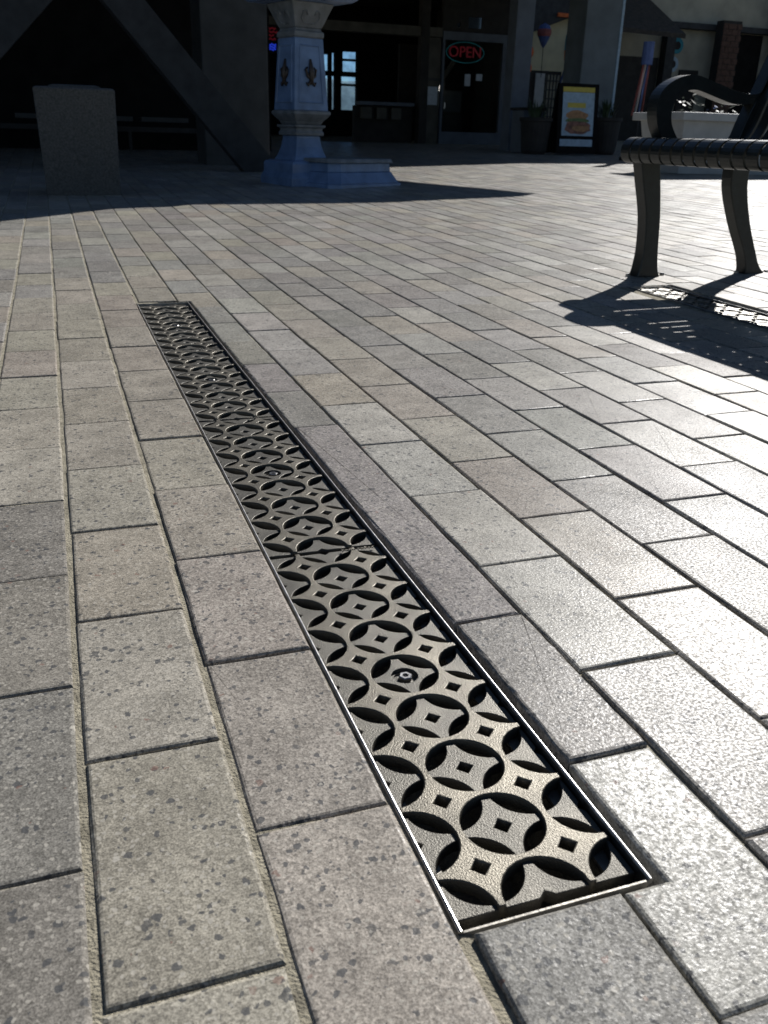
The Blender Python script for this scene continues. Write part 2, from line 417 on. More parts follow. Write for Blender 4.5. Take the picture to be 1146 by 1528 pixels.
def raised_outline():
    ch = math.sqrt(GR ** 2 - (GL - GHX) ** 2); ce = math.sqrt(GR ** 2 - (4 * GL - GHY) ** 2)
    pts = []
    cs = [(GL, n * GL) for n in range(-3, 4)]
    def side(sgn):                    # right side going up (sgn=1) or left side going down (-1)
        out = []
        for n in range(-3, 4):
            cy = sgn * n * GL; c = (sgn * GL, cy)
            out += arc(c, GR, (sgn * GHX, cy - sgn * ch), (sgn * GHX, cy + sgn * ch), (0, cy))
        return out
    pts += side(1)
    pts += arc((GL, 4 * GL), GR, (GHX, 4 * GL - ch), (GL - ce, GHY), (.5 * GL, 3.5 * GL))
    pts += arc((0, 4 * GL), GR, (ce, GHY), (-ce, GHY), (0, 3 * GL))
    pts += arc((-GL, 4 * GL), GR, (-GL + ce, GHY), (-GHX, 4 * GL - ch), (-.5 * GL, 3.5 * GL))
    pts += side(-1)
    pts += arc((-GL, -4 * GL), GR, (-GHX, -4 * GL + ch), (-GL + ce, -GHY), (-.5 * GL, -3.5 * GL))
    pts += arc((0, -4 * GL), GR, (-ce, -GHY), (ce, -GHY), (0, -3 * GL))
    pts += arc((GL, -4 * GL), GR, (GL - ce, -GHY), (GHX, -4 * GL + ch), (.5 * GL, -3.5 * GL))
    return pts
def star(cx, cy):
    r2 = GL * .447; s = (GR ** 2 + GL ** 2 / 2 - r2 ** 2) / GL
    q = math.sqrt(max(0, 2 * GR ** 2 - s * s)); big, sm = (s + q) / 2, (s - q) / 2
    pts = []
    for k in range(4):
        a = k * math.pi / 2; ca, sa = math.cos(a), math.sin(a)
        lp = [(big * 1.05, sm * .9)] + arc((GL / 2, GL / 2), r2, (big, sm), (sm, big), (0, 0), 10) + [(sm * .9, big * 1.05)]
        pts += [(cx + x * ca - y * sa, cy + x * sa + y * ca) for x, y in lp]
    return pts
def clip(poly, axis, lim, sgn):       # keep the side where sgn*coord <= lim
    out = []
    for i, p in enumerate(poly):
        q = poly[(i + 1) % len(poly)]; a, b = sgn * p[axis] - lim, sgn * q[axis] - lim
        if a <= 0: out.append(p)
        if (a < 0 < b) or (b < 0 < a):
            u = a / (a - b); out.append((p[0] + (q[0] - p[0]) * u, p[1] + (q[1] - p[1]) * u))
    return out
def notch(poly, axis, lim, sgn, centre, h):
    n = len(poly); o = 1 - axis
    for i in range(n):
        p, q = poly[i], poly[(i + 1) % n]
        if abs(sgn * p[axis] - lim) < 1e-6 and abs(sgn * q[axis] - lim) < 1e-6 and (p[o] - centre) * (q[o] - centre) < 0:
            e = 1 if q[o] > p[o] else -1
            def mk(u, w_):
                r = [0, 0]; r[axis] = sgn * (lim - w_); r[o] = centre + u * e; return tuple(r)
            return poly[:i + 1] + [mk(-h, 0), mk(0, h * .85), mk(h, 0)] + poly[i + 1:]
    return poly
ZTOP, ZLOW, GTH = -.0042, -.0072, .0125
def circle(x, y, r, n=36): return [(x + r * math.cos(2 * math.pi * i / n), y + r * math.sin(2 * math.pi * i / n)) for i in range(n)]
plate_me = fill('grating', [raised_outline()] + [circle(0, n * GL, GR) for n in range(-3, 4)] + [diamond(sx * GL / 2, (n + .5) * GL, .0079) for n in range(-4, 4) for sx in (-1, 1)], ZTOP, GTH - .001)
lows = []
for n in range(-3, 4):
    hole = diamond(0, n * GL, .0076) if n else [(.0125 * math.cos(a * .314159), .0125 * math.sin(a * .314159)) for a in range(20)]
    lows += [star(0, n * GL), hole]
    for sg in (-1, 1):
        lows.append(notch(clip(star(sg * GL, n * GL), 0, GHX, sg), 0, GHX, sg, n * GL, .0052))
for sg in (-1, 1):
    lows.append(notch(clip(star(0, sg * 4 * GL), 1, GHY, sg), 1, GHY, sg, 0.0, .0062))
    for sx in (-1, 1):
        lows.append(clip(clip(star(sx * GL, sg * 4 * GL), 0, GHX, sx), 1, GHY, sg))
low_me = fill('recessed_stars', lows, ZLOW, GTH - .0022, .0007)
mb = MB(); mb.lathe([(.0138, ZLOW - .006), (.0138, ZLOW - .0035), (.0105, ZLOW - .0035), (.0102, ZLOW - .005)], 20); seat_me = mb.mesh('screw_seat')
mb = MB(); mb.lathe([(.0068, ZLOW - .0055), (.0068, ZLOW - .0012), (.0058, ZLOW - .0004), (.0033, ZLOW - .0004), (.003, ZLOW - .003)], 6, (.0015, .001)); screw_me = mb.mesh('screw')
mb = MB()
lx = .020                             # worn raised maker's marks, too small to read
for i in range(9):
    hgt = .0035 + .0012 * ((i * 7) % 3 == 0)
    mb.box(lx, lx + .0012, GHY - .0085, GHY - .0085 + hgt, ZTOP - .0005, ZTOP + .0009)
    mb.box(lx + .0012, lx + .003, GHY - .0085 + (.001 if i % 2 else hgt - .0012), GHY - .0085 + (.0022 if i % 2 else hgt), ZTOP - .0005, ZTOP + .0009)
    lx += .0046 if i != 3 else .0062
mark_me = mb.mesh('cast_marks')
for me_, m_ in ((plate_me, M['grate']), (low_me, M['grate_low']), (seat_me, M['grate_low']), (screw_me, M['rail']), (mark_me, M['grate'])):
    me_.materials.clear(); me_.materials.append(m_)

def drain(d, cx, ys, labels, flabel, glabel):
    hm = (d['y0'] + d['y1']) / 2
    def zf(y): return hz(cx, y)
    n = 24
    def strip(name, m_, x0, x1, za, zb, parent, y0=d['y0'], y1=d['y1'], rnd_top=0.0):
        v_ = []; f_ = []
        for i in range(n + 1):
            y = y0 + (y1 - y0) * i / n; h = zf(y)
            if rnd_top:
                rr = (x1 - x0) / 2; pr = [(x0, za), (x1, za)] + [((x0 + x1) / 2 + rr * math.cos(a * math.pi / 8), zb - rr + rr * math.sin(a * math.pi / 8)) for a in range(9)]
            else: pr = [(x0, za), (x1, za), (x1, zb), (x0, zb)]
            v_ += [(x, y, h + z) for x, z in pr]
        k = len(pr)
        for i in range(n):
            f_ += [(i * k + a, i * k + (a + 1) % k, (i + 1) * k + (a + 1) % k, (i + 1) * k + a) for a in range(k)]
        f_ += [tuple(range(k))[::-1], tuple(n * k + a for a in range(k))]
        return MB().add(v_, f_).build(name, m_, parent)
    fr = empty('trench_drain', (cx, d['y0'], 0), **flabel)
    fr.location = (0, 0, 0); chn = fr
    x0, x1 = d['x0'], d['x1']
    a = strip('side_rail', M['rail'], x0, x0 + .0034, -.03, -.0004, fr, rnd_top=.0016); strip('ledge', M['ledge'], x0 + .0034, x0 + .017, -.0215, -.0185, a)
    a = strip('side_rail', M['rail'], x1 - .0034, x1, -.03, -.0004, fr, rnd_top=.0016); strip('ledge', M['ledge'], x1 - .017, x1 - .0034, -.0215, -.0185, a)
    for y in (d['y0'], d['y1'] - .003):
        MB().box(x0 + .0036, x1 - .0036, y, y + .0016, zf(y) - .03, zf(y) - .0025).build('end_rail', M['ledge'], fr)
    strip('channel_wall', M['concrete_dark'], x0 - .02, x0 + .012, -.16, -.0305, chn)
    strip('channel_wall', M['concrete_dark'], x1 - .012, x1 + .02, -.16, -.0305, chn)
    strip('channel_floor', M['concrete_dark'], x0 - .02, x1 + .02, -.19, -.16, chn)
    for y in (d['y0'] - .02, d['y1'] + .0):
        MB().box(x0 - .02, x1 + .02, y, y + .02, zf(y) - .19, zf(y) - .031).build('channel_end', M['concrete_dark'], chn)
    for y, lb in zip(ys, labels):
        g = empty('drain_grate', (cx, y, zf(y)), label=lb, cat='drain grate', group='cast grates of the trench drains')
        g.rotation_euler = ((zf(y + .1) - zf(y - .1)) / .2, 0, 0)
        for nm, me_ in (('grating', plate_me), ('recessed_stars', low_me), ('screw_seat', seat_me), ('screw', screw_me), ('cast_marks', mark_me)):
            o = bpy.data.objects.new(nm, me_); COL.objects.link(o); o.parent = g
drain(DR, .067, [.0505 + i * GPITCH for i in range(4)],
      ['pale bronze cast grate of interlocking rings, nearest the camera', 'second ring-pattern cast grate from the camera, past the first dark gap',
       'third ring-pattern cast grate from the camera in the long drain', 'farthest ring-pattern cast grate of the long drain, small and dark'],
      dict(label='shiny steel edge frame round the long drain in the pavement', cat='trench drain'), 'dark concrete trench beneath the long drain')
drain(DR2, .066 + 1.6205, [.032 + i * GPITCH for i in range(4)],
      ['cast grate of the second drain, outside the bench shadow towards the camera', 'cast grate of the second drain beside the bench, near the right picture edge',
       'cast grate of the second drain right of the rear bench leg shadow', 'sunlit cast grate at the far end of the drain below the bench'],
      dict(label='steel edge frame of the drain lying in the bench shadow', cat='trench drain'), 'dark concrete trench beneath the drain by the bench')

# ------------------------------------------------------------------ bench
zb = hz(1.9, 2.2)
bench = empty('bench', (1.95, 2.2, zb), label='black metal strap bench with scrolled armrest and curved legs', cat='bench')
BO = Vector((-1.95, -2.2, -zb))
def bpart(name, mb, m=None, smooth=False, parent=None):
    me = mb.mesh(name)
    for q in me.vertices: q.co += BO
    o = link(name, me, m or M['bench'], parent or bench, None, smooth)
    return o
def smooth_poly(pts, k=4):
    out = []; n = len(pts)
    for i in range(n - 1):
        p0, p1, p2, p3 = (Vector(pts[max(0, i - 1)]), Vector(pts[i]), Vector(pts[i + 1]), Vector(pts[min(n - 1, i + 2)]))
        for j in range(k):
            t = j / k
            out.append(tuple(.5 * ((2 * p1) + (-p0 + p2) * t + (2 * p0 - 5 * p1 + 4 * p2 - p3) * t * t + (-p0 + 3 * p1 - 3 * p2 + p3) * t ** 3)))
    return out + [tuple(pts[-1])]
def bevel_obj(o, wdt=.004, seg=2):
    md = o.modifiers.new('bevel', 'BEVEL'); md.width = wdt; md.segments = seg; md.limit_method = 'ANGLE'; md.angle_limit = R(50)
def end_frame(yc):
    h = .028
    a = smooth_poly([(1.712, .405), (1.732, .33), (1.762, .22), (1.772, .11), (1.766, .04), (1.758, .008)])
    b = smooth_poly([(1.790, .405), (1.804, .33), (1.822, .22), (1.832, .11), (1.842, .04), (1.856, .008)])
    bevel_obj(bpart('leg', MB().band(a, b, yc - h, yc + h)))
    a = smooth_poly([(2.100, .42), (2.103, .32), (2.152, .20), (2.213, .09), (2.232, .04), (2.236, .008)])
    b = smooth_poly([(2.176, .42), (2.178, .32), (2.216, .20), (2.268, .09), (2.296, .04), (2.330, .008)])
    bevel_obj(bpart('leg', MB().band(a, b, yc - h, yc + h)))
    for x0, x1 in ((1.725, 1.895), (2.205, 2.368)):
        p = bpart('foot_plate', MB().box(x0, x1, yc - .045, yc + .045, .0005, .009, .002))
        for xx in (x0 + .012, x1 - .012):
            bpart('bolt', MB().lathe([(.009, .009), (.009, .018), (.006, .021)], 6, (xx, yc)), M['rail'], parent=p)
    out = smooth_poly([(1.785, .468), (1.757, .515), (1.746, .57), (1.760, .618), (1.808, .655), (1.88, .672), (1.97, .652), (2.06, .629), (2.14, .622), (2.185, .645), (2.212, .70)])
    inn = smooth_poly([(1.850, .468), (1.816, .515), (1.808, .558), (1.818, .592), (1.848, .617), (1.895, .626), (1.98, .606), (2.06, .588), (2.13, .590), (2.15, .60), (2.19, .68)])
    o = bpart('armrest', MB().band(out, inn, yc - h, yc + h)); bevel_obj(o, .008, 3)
    a = smooth_poly([(2.085, .42), (2.098, .47), (2.125, .55), (2.165, .64), (2.215, .76), (2.285, .93)])
    b = smooth_poly([(2.198, .42), (2.205, .47), (2.215, .55), (2.235, .64), (2.275, .76), (2.335, .93)])
    bevel_obj(bpart('back_upright', MB().band(a, b, yc - .028, yc + .028)))
    bpart('seat_rail', MB().band([(1.70, .405), (1.90, .405), (2.10, .405)], [(1.70, .452), (1.90, .448), (2.10, .44)], yc - .027, yc + .027))
for yc in (2.2, .62): end_frame(yc)
prof = smooth_poly([(1.735, .398), (1.70, .392), (1.679, .405), (1.672, .432), (1.682, .458), (1.712, .474), (1.80, .470), (1.92, .462), (2.04, .458), (2.10, .470), (2.135, .52), (2.165, .60), (2.21, .72), (2.26, .845), (2.30, .925), (2.325, .945), (2.35, .935)], 3)
def strap_mb(y0, y1):
    inn = []
    for i, p in enumerate(prof):
        a, b = Vector(prof[max(0, i - 1)]), Vector(prof[min(len(prof) - 1, i + 1)]); d = (b - a).normalized()
        inn.append((p[0] + d.y * .006, p[1] - d.x * .006))
    return MB().band(prof, inn, y0, y1)
SW, SP = .046, .0575
base = None; y = 2.243
sm = None
i = 0
while y - SW > .57:
    if sm is None:
        o = bpart('strap', strap_mb(y - SW, y)); sm = o.data; y00 = y
    else:
        o = bpy.data.objects.new('strap', sm); COL.objects.link(o); o.parent = bench; o.location = (0, y - y00, 0)
    y -= SP
for x, z in ((1.745, .446), (2.06, .438), (2.215, .70), (2.262, .815)):
    bpart('cross_rail', MB().box(x - .02, x + .02, .60, 2.22, z - .008, z + .004))

# ------------------------------------------------------------------ concrete block (waste bin housing)
zb_ = hz(0, 5.8)
blk = empty('concrete_bin', (.01, 5.82, zb_), R(-4), label='square concrete litter bin standing in deep shade on the left', cat='bin')
def loft4(rings):                     # square rings (half, z)
    mb = MB(); v = []
    for h, z in rings: v += [(-h, -h, z), (h, -h, z), (h, h, z), (-h, h, z)]
    f = [(i * 4 + k, i * 4 + (k + 1) % 4, i * 4 + 4 + (k + 1) % 4, i * 4 + 4 + k) for i in range(len(rings) - 1) for k in range(4)]
    f += [(3, 2, 1, 0), tuple(len(rings) * 4 - 4 + k for k in range(4))]
    return mb.add(v, f)
o = loft4([(.215, -.02), (.222, .0), (.234, .56), (.236, .60), (.230, .612), (.16, .616)]).build('shell', M['block'], blk); bevel_obj(o, .012, 3)
loft4([(.15, .60), (.15, .622), (.12, .63), (.10, .60)]).build('lid', M['block'], blk)

# ------------------------------------------------------------------ ornate painted post on a stepped plinth
px_, py_ = 1.665, 6.62; zp = hz(px_, py_)
post = empty('ornate_post', (px_, py_, zp), R(18), label='ornate grey-blue painted post with flared foot and relief ornament', cat='post')
def sq(rings, name, m, parent=None, bev=.006):
    o = loft4(rings).build(name, m, parent or post); bevel_obj(o, bev); return o
sq([(.235, -.02), (.235, .05), (.225, .075), (.215, .09), (.215, .15), (.205, .165), (.175, .175)], 'foot', M['post_blue'])
sq([(.155, .175), (.135, .21), (.115, .27), (.105, .33), (.104, .35)], 'flared_base', M['post_blue'])
sq([(.125, .35), (.128, .37), (.118, .385), (.118, .40), (.135, .41), (.138, .425)], 'base_moulding', M['post_tan'])
sq([(.110, .425), (.122, .45), (.150, .48), (.165, .50), (.165, .515), (.158, .525)], 'lower_collar', M['post_tan'])
shaft = sq([(.150, .525), (.149, .53), (.122, 1.00), (.121, 1.01)], 'shaft', M['post_blue'], bev=.012)
sq([(.118, 1.01), (.128, 1.02), (.128, 1.05), (.112, 1.06), (.112, 1.075)], 'neck_moulding', M['post_tan'])
sq([(.112, 1.075), (.125, 1.10), (.158, 1.18), (.182, 1.235)], 'capital', M['post_tan'])
sq([(.20, 1.236), (.275, 1.245), (.305, 1.265), (.308, 1.285), (.285, 1.31), (.27, 1.42)], 'crown_moulding', M['post_blue'])
sq([(.15, 1.40), (.15, 2.3)], 'upper_shaft', M['post_blue'])
for s_ in (0, 1, 2, 3):               # recessed border frame and relief ornament on each face
    rot = Matrix.Rotation(s_ * math.pi / 2, 4, 'Z')
    def face_pt(u, z, out): # u along the face
        hw = .150 - (z - .53) / .47 * .028
        return rot @ Vector((u, -hw - out, z))
    mb = MB()
    for a, b in (((-.105, .58), (.105, .58)), ((-.083, .96), (.083, .96)), ((-.105, .58), (-.083, .96)), ((.105, .58), (.083, .96))):
        mb.tube([face_pt(*a, .002), face_pt(*b, .002)], .006, 6)
    mb.build('panel_frame', M['post_blue'], shaft)
    mb = MB()
    mb.tube([face_pt(0, .70, .004), face_pt(.004, .78, .012), face_pt(0, .87, .004)], [.014, .022, .008], 8)
    for sg in (-1, 1):
        mb.tube([face_pt(0, .74, .006), face_pt(sg * .032, .76, .01), face_pt(sg * .045, .80, .008), face_pt(sg * .028, .815, .006)], [.013, .012, .010, .007], 6)
        mb.tube([face_pt(0, .73, .006), face_pt(sg * .03, .695, .008), face_pt(sg * .042, .715, .006)], [.011, .01, .006], 6)
    mb.build('relief_ornament', M['ornament'], shaft, smooth=True)
    mb = MB()
    for sg in (-1, 1):
        mb.tube([rot @ Vector((sg * u, -.118 - (z - 1.09) * .45, z)) for u, z in ((.01, 1.10), (.05, 1.105), (.078, 1.135), (.07, 1.175), (.04, 1.18), (.03, 1.155))], .007, 6)
    mb.build('capital_scroll', M['post_tan'], post, smooth=True)
pl = empty('stepped_plinth', (1.975, 6.60, hz(1.95, 6.6)), R(30), label='low stepped blue-grey plinth block beside the ornate post', cat='plinth')
def slab(name, hx, hy, z0, z1, tap, m):
    a = (hx, hy); b = (hx - tap, hy - tap); c = .07
    def oc(h, z): 
        x, y = h; return [(-x + c, -y, z), (x - c, -y, z), (x, -y + c, z), (x, y - c, z), (x - c, y, z), (-x + c, y, z), (-x, y - c, z), (-x, -y + c, z)]
    v = oc(a, z0) + oc(b, z1); f = [(i, (i + 1) % 8, 8 + (i + 1) % 8, 8 + i) for i in range(8)] + [tuple(range(8))[::-1], tuple(range(8, 16))]
    o = MB().add(v, f).build(name, m, pl); bevel_obj(o, .006); return o
slab('lower_step', .42, .34, -.03, .02, .004, M['post_blue'])
slab('middle_step', .405, .325, .02, .10, .045, M['post_blue'])
slab('upper_step', .355, .275, .10, .165, .006, M['post_blue'])
slab('top_slab', .37, .29, .165, .195, .012, M['post_tan'])

# ------------------------------------------------------------------ dark pavilion on the left
pav = empty('dark_pavilion', (1.5, 9.5, hz(1.5, 9.5)), label='dark timber pavilion with slanting struts filling the left background', cat='pavilion')
PO = Vector((-1.5, -9.5, -hz(1.5, 9.5)))
def ppart(name, mb, m, parent=None):
    me = mb.mesh(name)
    for q in me.vertices: q.co += PO
    return link(name, me, m, parent or pav)
roof = [(-9, 7.7), (2.93, 7.95), (3.36, 8.2), (3.6, 8.62), (5.35, 8.72), (6.62, 9.15), (5.95, 10.4), (5.1, 12.6), (-9, 12.6)]
zr = 3.25
mb = MB(); n = len(roof)
mb.add([(x, y, zr) for x, y in roof] + [(x, y, zr + .22) for x, y in roof], [tuple(range(n))[::-1], tuple(range(n, 2 * n))] + [(i, (i + 1) % n, n + (i + 1) % n, n + i) for i in range(n)])
ppart('roof', mb, M['roof'])
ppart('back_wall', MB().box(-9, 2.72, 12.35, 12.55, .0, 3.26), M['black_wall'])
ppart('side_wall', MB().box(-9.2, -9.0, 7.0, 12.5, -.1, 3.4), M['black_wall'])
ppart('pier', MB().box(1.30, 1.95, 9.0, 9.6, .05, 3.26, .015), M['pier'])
ppart('pier', MB().box(-3.4, -2.75, 9.0, 9.6, .05, 3.26, .015), M['pier'])
def strut(p, q, wd, ht): ppart('strut', MB().bar(p, q, wd, ht), M['timber'])
strut((1.74, 8.1, .02), (-1.05, 8.1, 3.24), .22, .27)
strut((-1.62, 8.15, .02), (1.6, 8.35, 3.24), .22, .30)
rail = MB().box(-9, 2.6, 12.0, 12.06, .40, .46)
for i in range(12): rail.box(-8.8 + i * .96, -8.76 + i * .96, 12.01, 12.05, .1, .40)
ppart('guard_rail', rail, M['timber'])
for x in (-.5, .25, .9):
    ppart('bench_top', MB().box(x, x + .55, 11.2, 11.6, .52, .57), M['pier'])

# ------------------------------------------------------------------ shop building with glazed door
shop = empty('shop_building', (7.5, 17, hz(7.5, 17)), label='dark shaded shop front with glazed door and porch beams', cat='building')
SO = Vector((-7.5, -17, -hz(7.5, 17)))
def spart(name, mb, m, parent=None, smooth=False):
    me = mb.mesh(name)
    for q in me.vertices: q.co += SO
    return link(name, me, m, parent or shop, None, smooth)
eave = [(-3, 12.75), (6.2, 12.75), (6.45, 12.35), (8.8, 13.5), (10.3, 13.6), (20, 13.75)]
back = [(20, 14.7), (8.9, 14.7), (8.9, 22.5), (-3, 22.5)]
ps = eave + back; n = len(ps)
mb = MB().add([(x, y, 3.12) for x, y in ps] + [(x, y, 3.45) for x, y in ps], [tuple(range(n))[::-1], tuple(range(n, 2 * n))] + [(i, (i + 1) % n, n + (i + 1) % n, n + i) for i in range(n)])
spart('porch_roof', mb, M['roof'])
Z0 = .27
# back wall of the open porch, with the window openings looking through to daylight
bx0, bx1, by = 2.4, 8.74, 21.3
wins = [(5.92, 6.10, 1.32, 1.62), (6.22, 6.30, 1.30, 1.64), (6.42, 6.78, 1.36, 1.56), (6.62, 6.80, 1.68, 1.90)]
def wall_open(x0, x1, z0, z1, y, th, holes, name, m):
    xs = sorted({x0, x1, *[h[0] for h in holes], *[h[1] for h in holes]}); zs = sorted({z0, z1, *[h[2] for h in holes], *[h[3] for h in holes]})
    mb = MB()
    for a, b in zip(xs, xs[1:]):
        run = None
        for c, d in zip(zs, zs[1:]):
            mx, mz = (a + b) / 2, (c + d) / 2
            if any(h[0] < mx < h[1] and h[2] < mz < h[3] for h in holes):
                if run: mb.box(a, b, y, y + th, run[0], run[1]); run = None
            else: run = (run[0], d) if run else (c, d)
        if run: mb.box(a, b, y, y + th, run[0], run[1])
    return spart(name, mb, m)
holes = [(5.94, 6.12, .95, 1.66), (6.19, 6.27, .95, 1.66), (6.42, 6.80, .95, 1.66), (5.94, 6.12, 1.76, 2.10), (6.19, 6.27, 1.76, 2.14), (6.45, 6.80, 1.76, 2.18),
         (4.05, 4.33, .9, 1.75)]
wall_open(bx0, bx1, 0, 3.2, by, .15, holes, 'back_wall', M['black_wall'])
for x0, x1, z0, z1 in holes[2:3] + holes[5:6]:
    spart('window_bar', MB().box(x0, x1, by + .02, by + .08, z1 - .2, z1 - .15), M['shop_dark'])
pane = mat('daylight_tint_pane', (.45, .66, .9), .05); pane.node_tree.nodes['Principled BSDF'].inputs['Transmission Weight'].default_value = 1; pane.node_tree.nodes['Principled BSDF'].inputs['IOR'].default_value = 1.02  # pane added so its colour puts blue into the daylight beyond
for x0, x1, z0, z1 in holes: spart('added_tint_pane', MB().box(x0, x1, by + .09, by + .1, z0, z1), pane)
# front frame
spart('beam', MB().box(2.6, 7.10, 16.95, 17.15, 2.17, 2.33), M['shop_panel'])
spart('beam', MB().box(2.6, 8.9, 16.97, 17.13, 2.95, 3.11), M['shop_dark'])
spart('post', MB().box(6.66, 6.82, 16.9, 17.1, Z0, 3.1), M['shop_dark'])
spart('post', MB().box(4.60, 4.72, 17.0, 17.12, Z0, 3.1), M['shop_dark'])
pn = spart('side_panel', MB().box(6.83, 7.10, 17.0, 17.06, Z0, 2.16), M['shop_panel'])
spart('notice', MB().box(6.86, 7.06, 16.985, 16.997, 1.0, 1.32), M['paper'], pn)
spart('panel_rail', MB().box(6.83, 7.10, 16.98, 16.998, 1.42, 1.47), M['pier'], pn)
spart('low_wall', MB().box(5.45, 6.64, 17.2, 17.35, Z0, .95), M['shop_dark'])
spart('counter', MB().box(5.5, 6.6, 17.0, 17.3, .96, 1.02), M['shop_frame'])
for x in (5.55, 5.85, 6.15): spart('crate', MB().box(x, x + .2, 17.05, 17.19, .72, .92), M['shop_panel'])
# door
dx0, dx1, dz1 = 7.12, 8.52, 2.28
door = spart('door_frame', MB().box(dx0, dx0 + .05, 16.96, 17.04, Z0, dz1).box(dx1 - .13, dx1, 16.96, 17.04, Z0, dz1).box(dx0 + .05, dx1 - .13, 16.96, 17.04, dz1 - .14, dz1).box(dx0 + .05, dx1 - .13, 16.96, 17.04, Z0, .53), M['shop_frame'])
gm = bpy.data.materials.new('door_glass'); gm.use_nodes = True
gb = gm.node_tree.nodes['Principled BSDF']; gb.inputs['Transmission Weight'].default_value = 1; gb.inputs['Roughness'].default_value = .02; gb.inputs['IOR'].default_value = 1.02
gb.inputs['Base Color'].default_value = (.8, .85, .85, 1)
spart('glass', MB().box(dx0 + .05, dx1 - .13, 16.995, 17.003, .53, dz1 - .14), gm, door)
spart('paper', MB().box(7.62, 7.74, 16.982, 16.99, 1.36, 1.57), M['paper'], door)
spart('paper', MB().box(7.86, 7.99, 16.982, 16.99, 1.46, 1.58), M['paper'], door)
spart('handle', MB().tube([(7.2, 16.93, .95), (7.2, 16.93, 1.05)], .015).tube([(7.2, 16.93, .95), (7.2, 16.97, .95)], .01), M['rail'], door)
wall_open(dx0, 8.9, dz1 + .01, 3.1, 17.0, .1, [(7.42, 7.48, 2.36, 2.44), (7.64, 7.92, 2.36, 2.55)], 'transom', M['shop_dark'])
mir = mat('reflecting_pane', (.7, .75, .8), .03, 1.0, .02, 2)
for x0, x1, z0, z1 in ((7.42, 7.48, 2.36, 2.44), (7.64, 7.92, 2.36, 2.55)): spart('transom_pane', MB().box(x0, x1, 17.02, 17.03, z0, z1), mir)
spart('interior_wall', MB().box(7.0, 8.74, 19.0, 19.1, 0, 2.2), M['shop_dark'])
spart('side_wall', MB().box(8.75, 8.9, 17.12, 22.4, 0, 3.11), M['shop_dark'])
spart('wall', MB().box(8.53, 8.9, 16.98, 17.1, Z0, 2.28), M['shop_dark'])
# porch columns
spart('porch_column', MB().box(7.10, 7.42, 13.9, 14.2, .18, 3.12, .02), M['shop_frame'])
spart('porch_column', MB().box(8.36, 9.02, 13.9, 14.5, .18, 3.12, .02), M['column'])
spart('column_trim', MB().box(9.025, 9.07, 13.9, 14.5, .18, 3.12), M['poster_blue'])
spart('porch_column', MB().box(14.2, 14.8, 13.9, 14.5, .18, 3.12, .02), M['column'])
# neon OPEN sign behind the glass
def text_mesh(body, size, name):
    cu = bpy.data.curves.new(name, 'FONT'); cu.body = body; cu.size = size; cu.extrude = .008; cu.align_x = 'CENTER'; cu.align_y = 'CENTER'
    ob = bpy.data.objects.new(name, cu); COL.objects.link(ob)
    me_ = bpy.data.meshes.new_from_object(ob.evaluated_get(bpy.context.evaluated_depsgraph_get())); bpy.data.objects.remove(ob); bpy.data.curves.remove(cu)
    return me_
neon = empty('open_sign', (7.66, 17.12, 1.95), label='neon sign with red OPEN in a cyan oval behind the door glass', cat='neon sign')
o = link('letters', text_mesh('OPEN', .27, 'letters'), M['neon_red'], neon); o.rotation_euler = (R(90), 0, 0)
MB().tube([(.40 * math.cos(a * .2618), 0, .18 * math.sin(a * .2618)) for a in range(25)], .008, 6).build('tube_ring', M['neon_cyan'], neon)
mach = empty('display_machine', (7.55, 17.9, .3), label='dim metal machine with pipe standing behind the shop door glass', cat='machine')
MB().box(-.25, .35, -.2, .2, .6, 1.0, .02).build('body', M['pier'], mach)
MB().box(-.28, .38, -.22, .22, 0, .6, .02).build('cabinet', M['shop_dark'], mach)
MB().tube([(0, 0, 1.0), (0, 0, 1.25), (.22, 0, 1.55)], .05, 10).build('pipe', M['shop_panel'], mach)
lamp = empty('table_lamp', (7.35, 17.6, .98), label='small bright white lamp glowing behind the shop door glass', cat='lamp')
MB().lathe([(.004, .30), (.03, .31), (.035, .36), (.004, .40)], 12).build('bulb', M['lamp'], lamp, smooth=True)
MB().lathe([(.06, 0), (.06, .02), (.01, .03), (.01, .30)], 12).build('stand', M['rail'], lamp)
# neon in the dark gap left of the post
nb = empty('window_neon', (2.98, 13.35, 1.62), label='small red and blue neon sign in the dark gap left of the post', cat='neon sign')
for i in range(4): MB().tube([(-.06 + .03 * math.sin(i * 2.1) + .02 * a, 0, .17 - i * .045 + .012 * math.sin(a * 2.2 + i)) for a in range(7)], .011, 6).build('red_tube', M['neon_red'], nb)
for i in range(3): MB().tube([(-.06 + .02 * a, 0, -.035 - i * .03 + .01 * math.cos(a * 2.0 + i)) for a in range(7)], .011, 6).build('blue_tube', M['neon_blue'], nb)
MB().box(-.1, .12, .03, .05, -.14, .22).build('back_board', M['black_wall'], nb)

# ------------------------------------------------------------------ low hills far beyond, seen through the porch windows
hv = []; hf = []
HN = 60
for i in range(HN + 1):
    x = -80 + 260 * i / HN
    zt = 11.5 + 3.0 * noise.noise(Vector((x * .02, 0, 7))) + 1.0 * noise.noise(Vector((x * .09, 3, 7)))
    for y, k in ((185, 0.0), (200, .55), (218, .9), (235, 1.0), (258, 0.0)): hv.append((x, y, hz(x, y) + zt * k - 3.5 - (2 if k == 0 else 0)))
for i in range(HN):
    for k in range(4): hf.append((i * 5 + k, i * 5 + 5 + k, i * 5 + 6 + k, i * 5 + 1 + k))
hme = bpy.data.meshes.new('hills'); hme.from_pydata(hv, [], hf); hme.update()
tag(link('hills', hme, mat('hill_scrub', (.16, .19, .17), .95, 0, .3, .05), smooth=True), 'low far hills glimpsed through the porch windows', kind='structure')

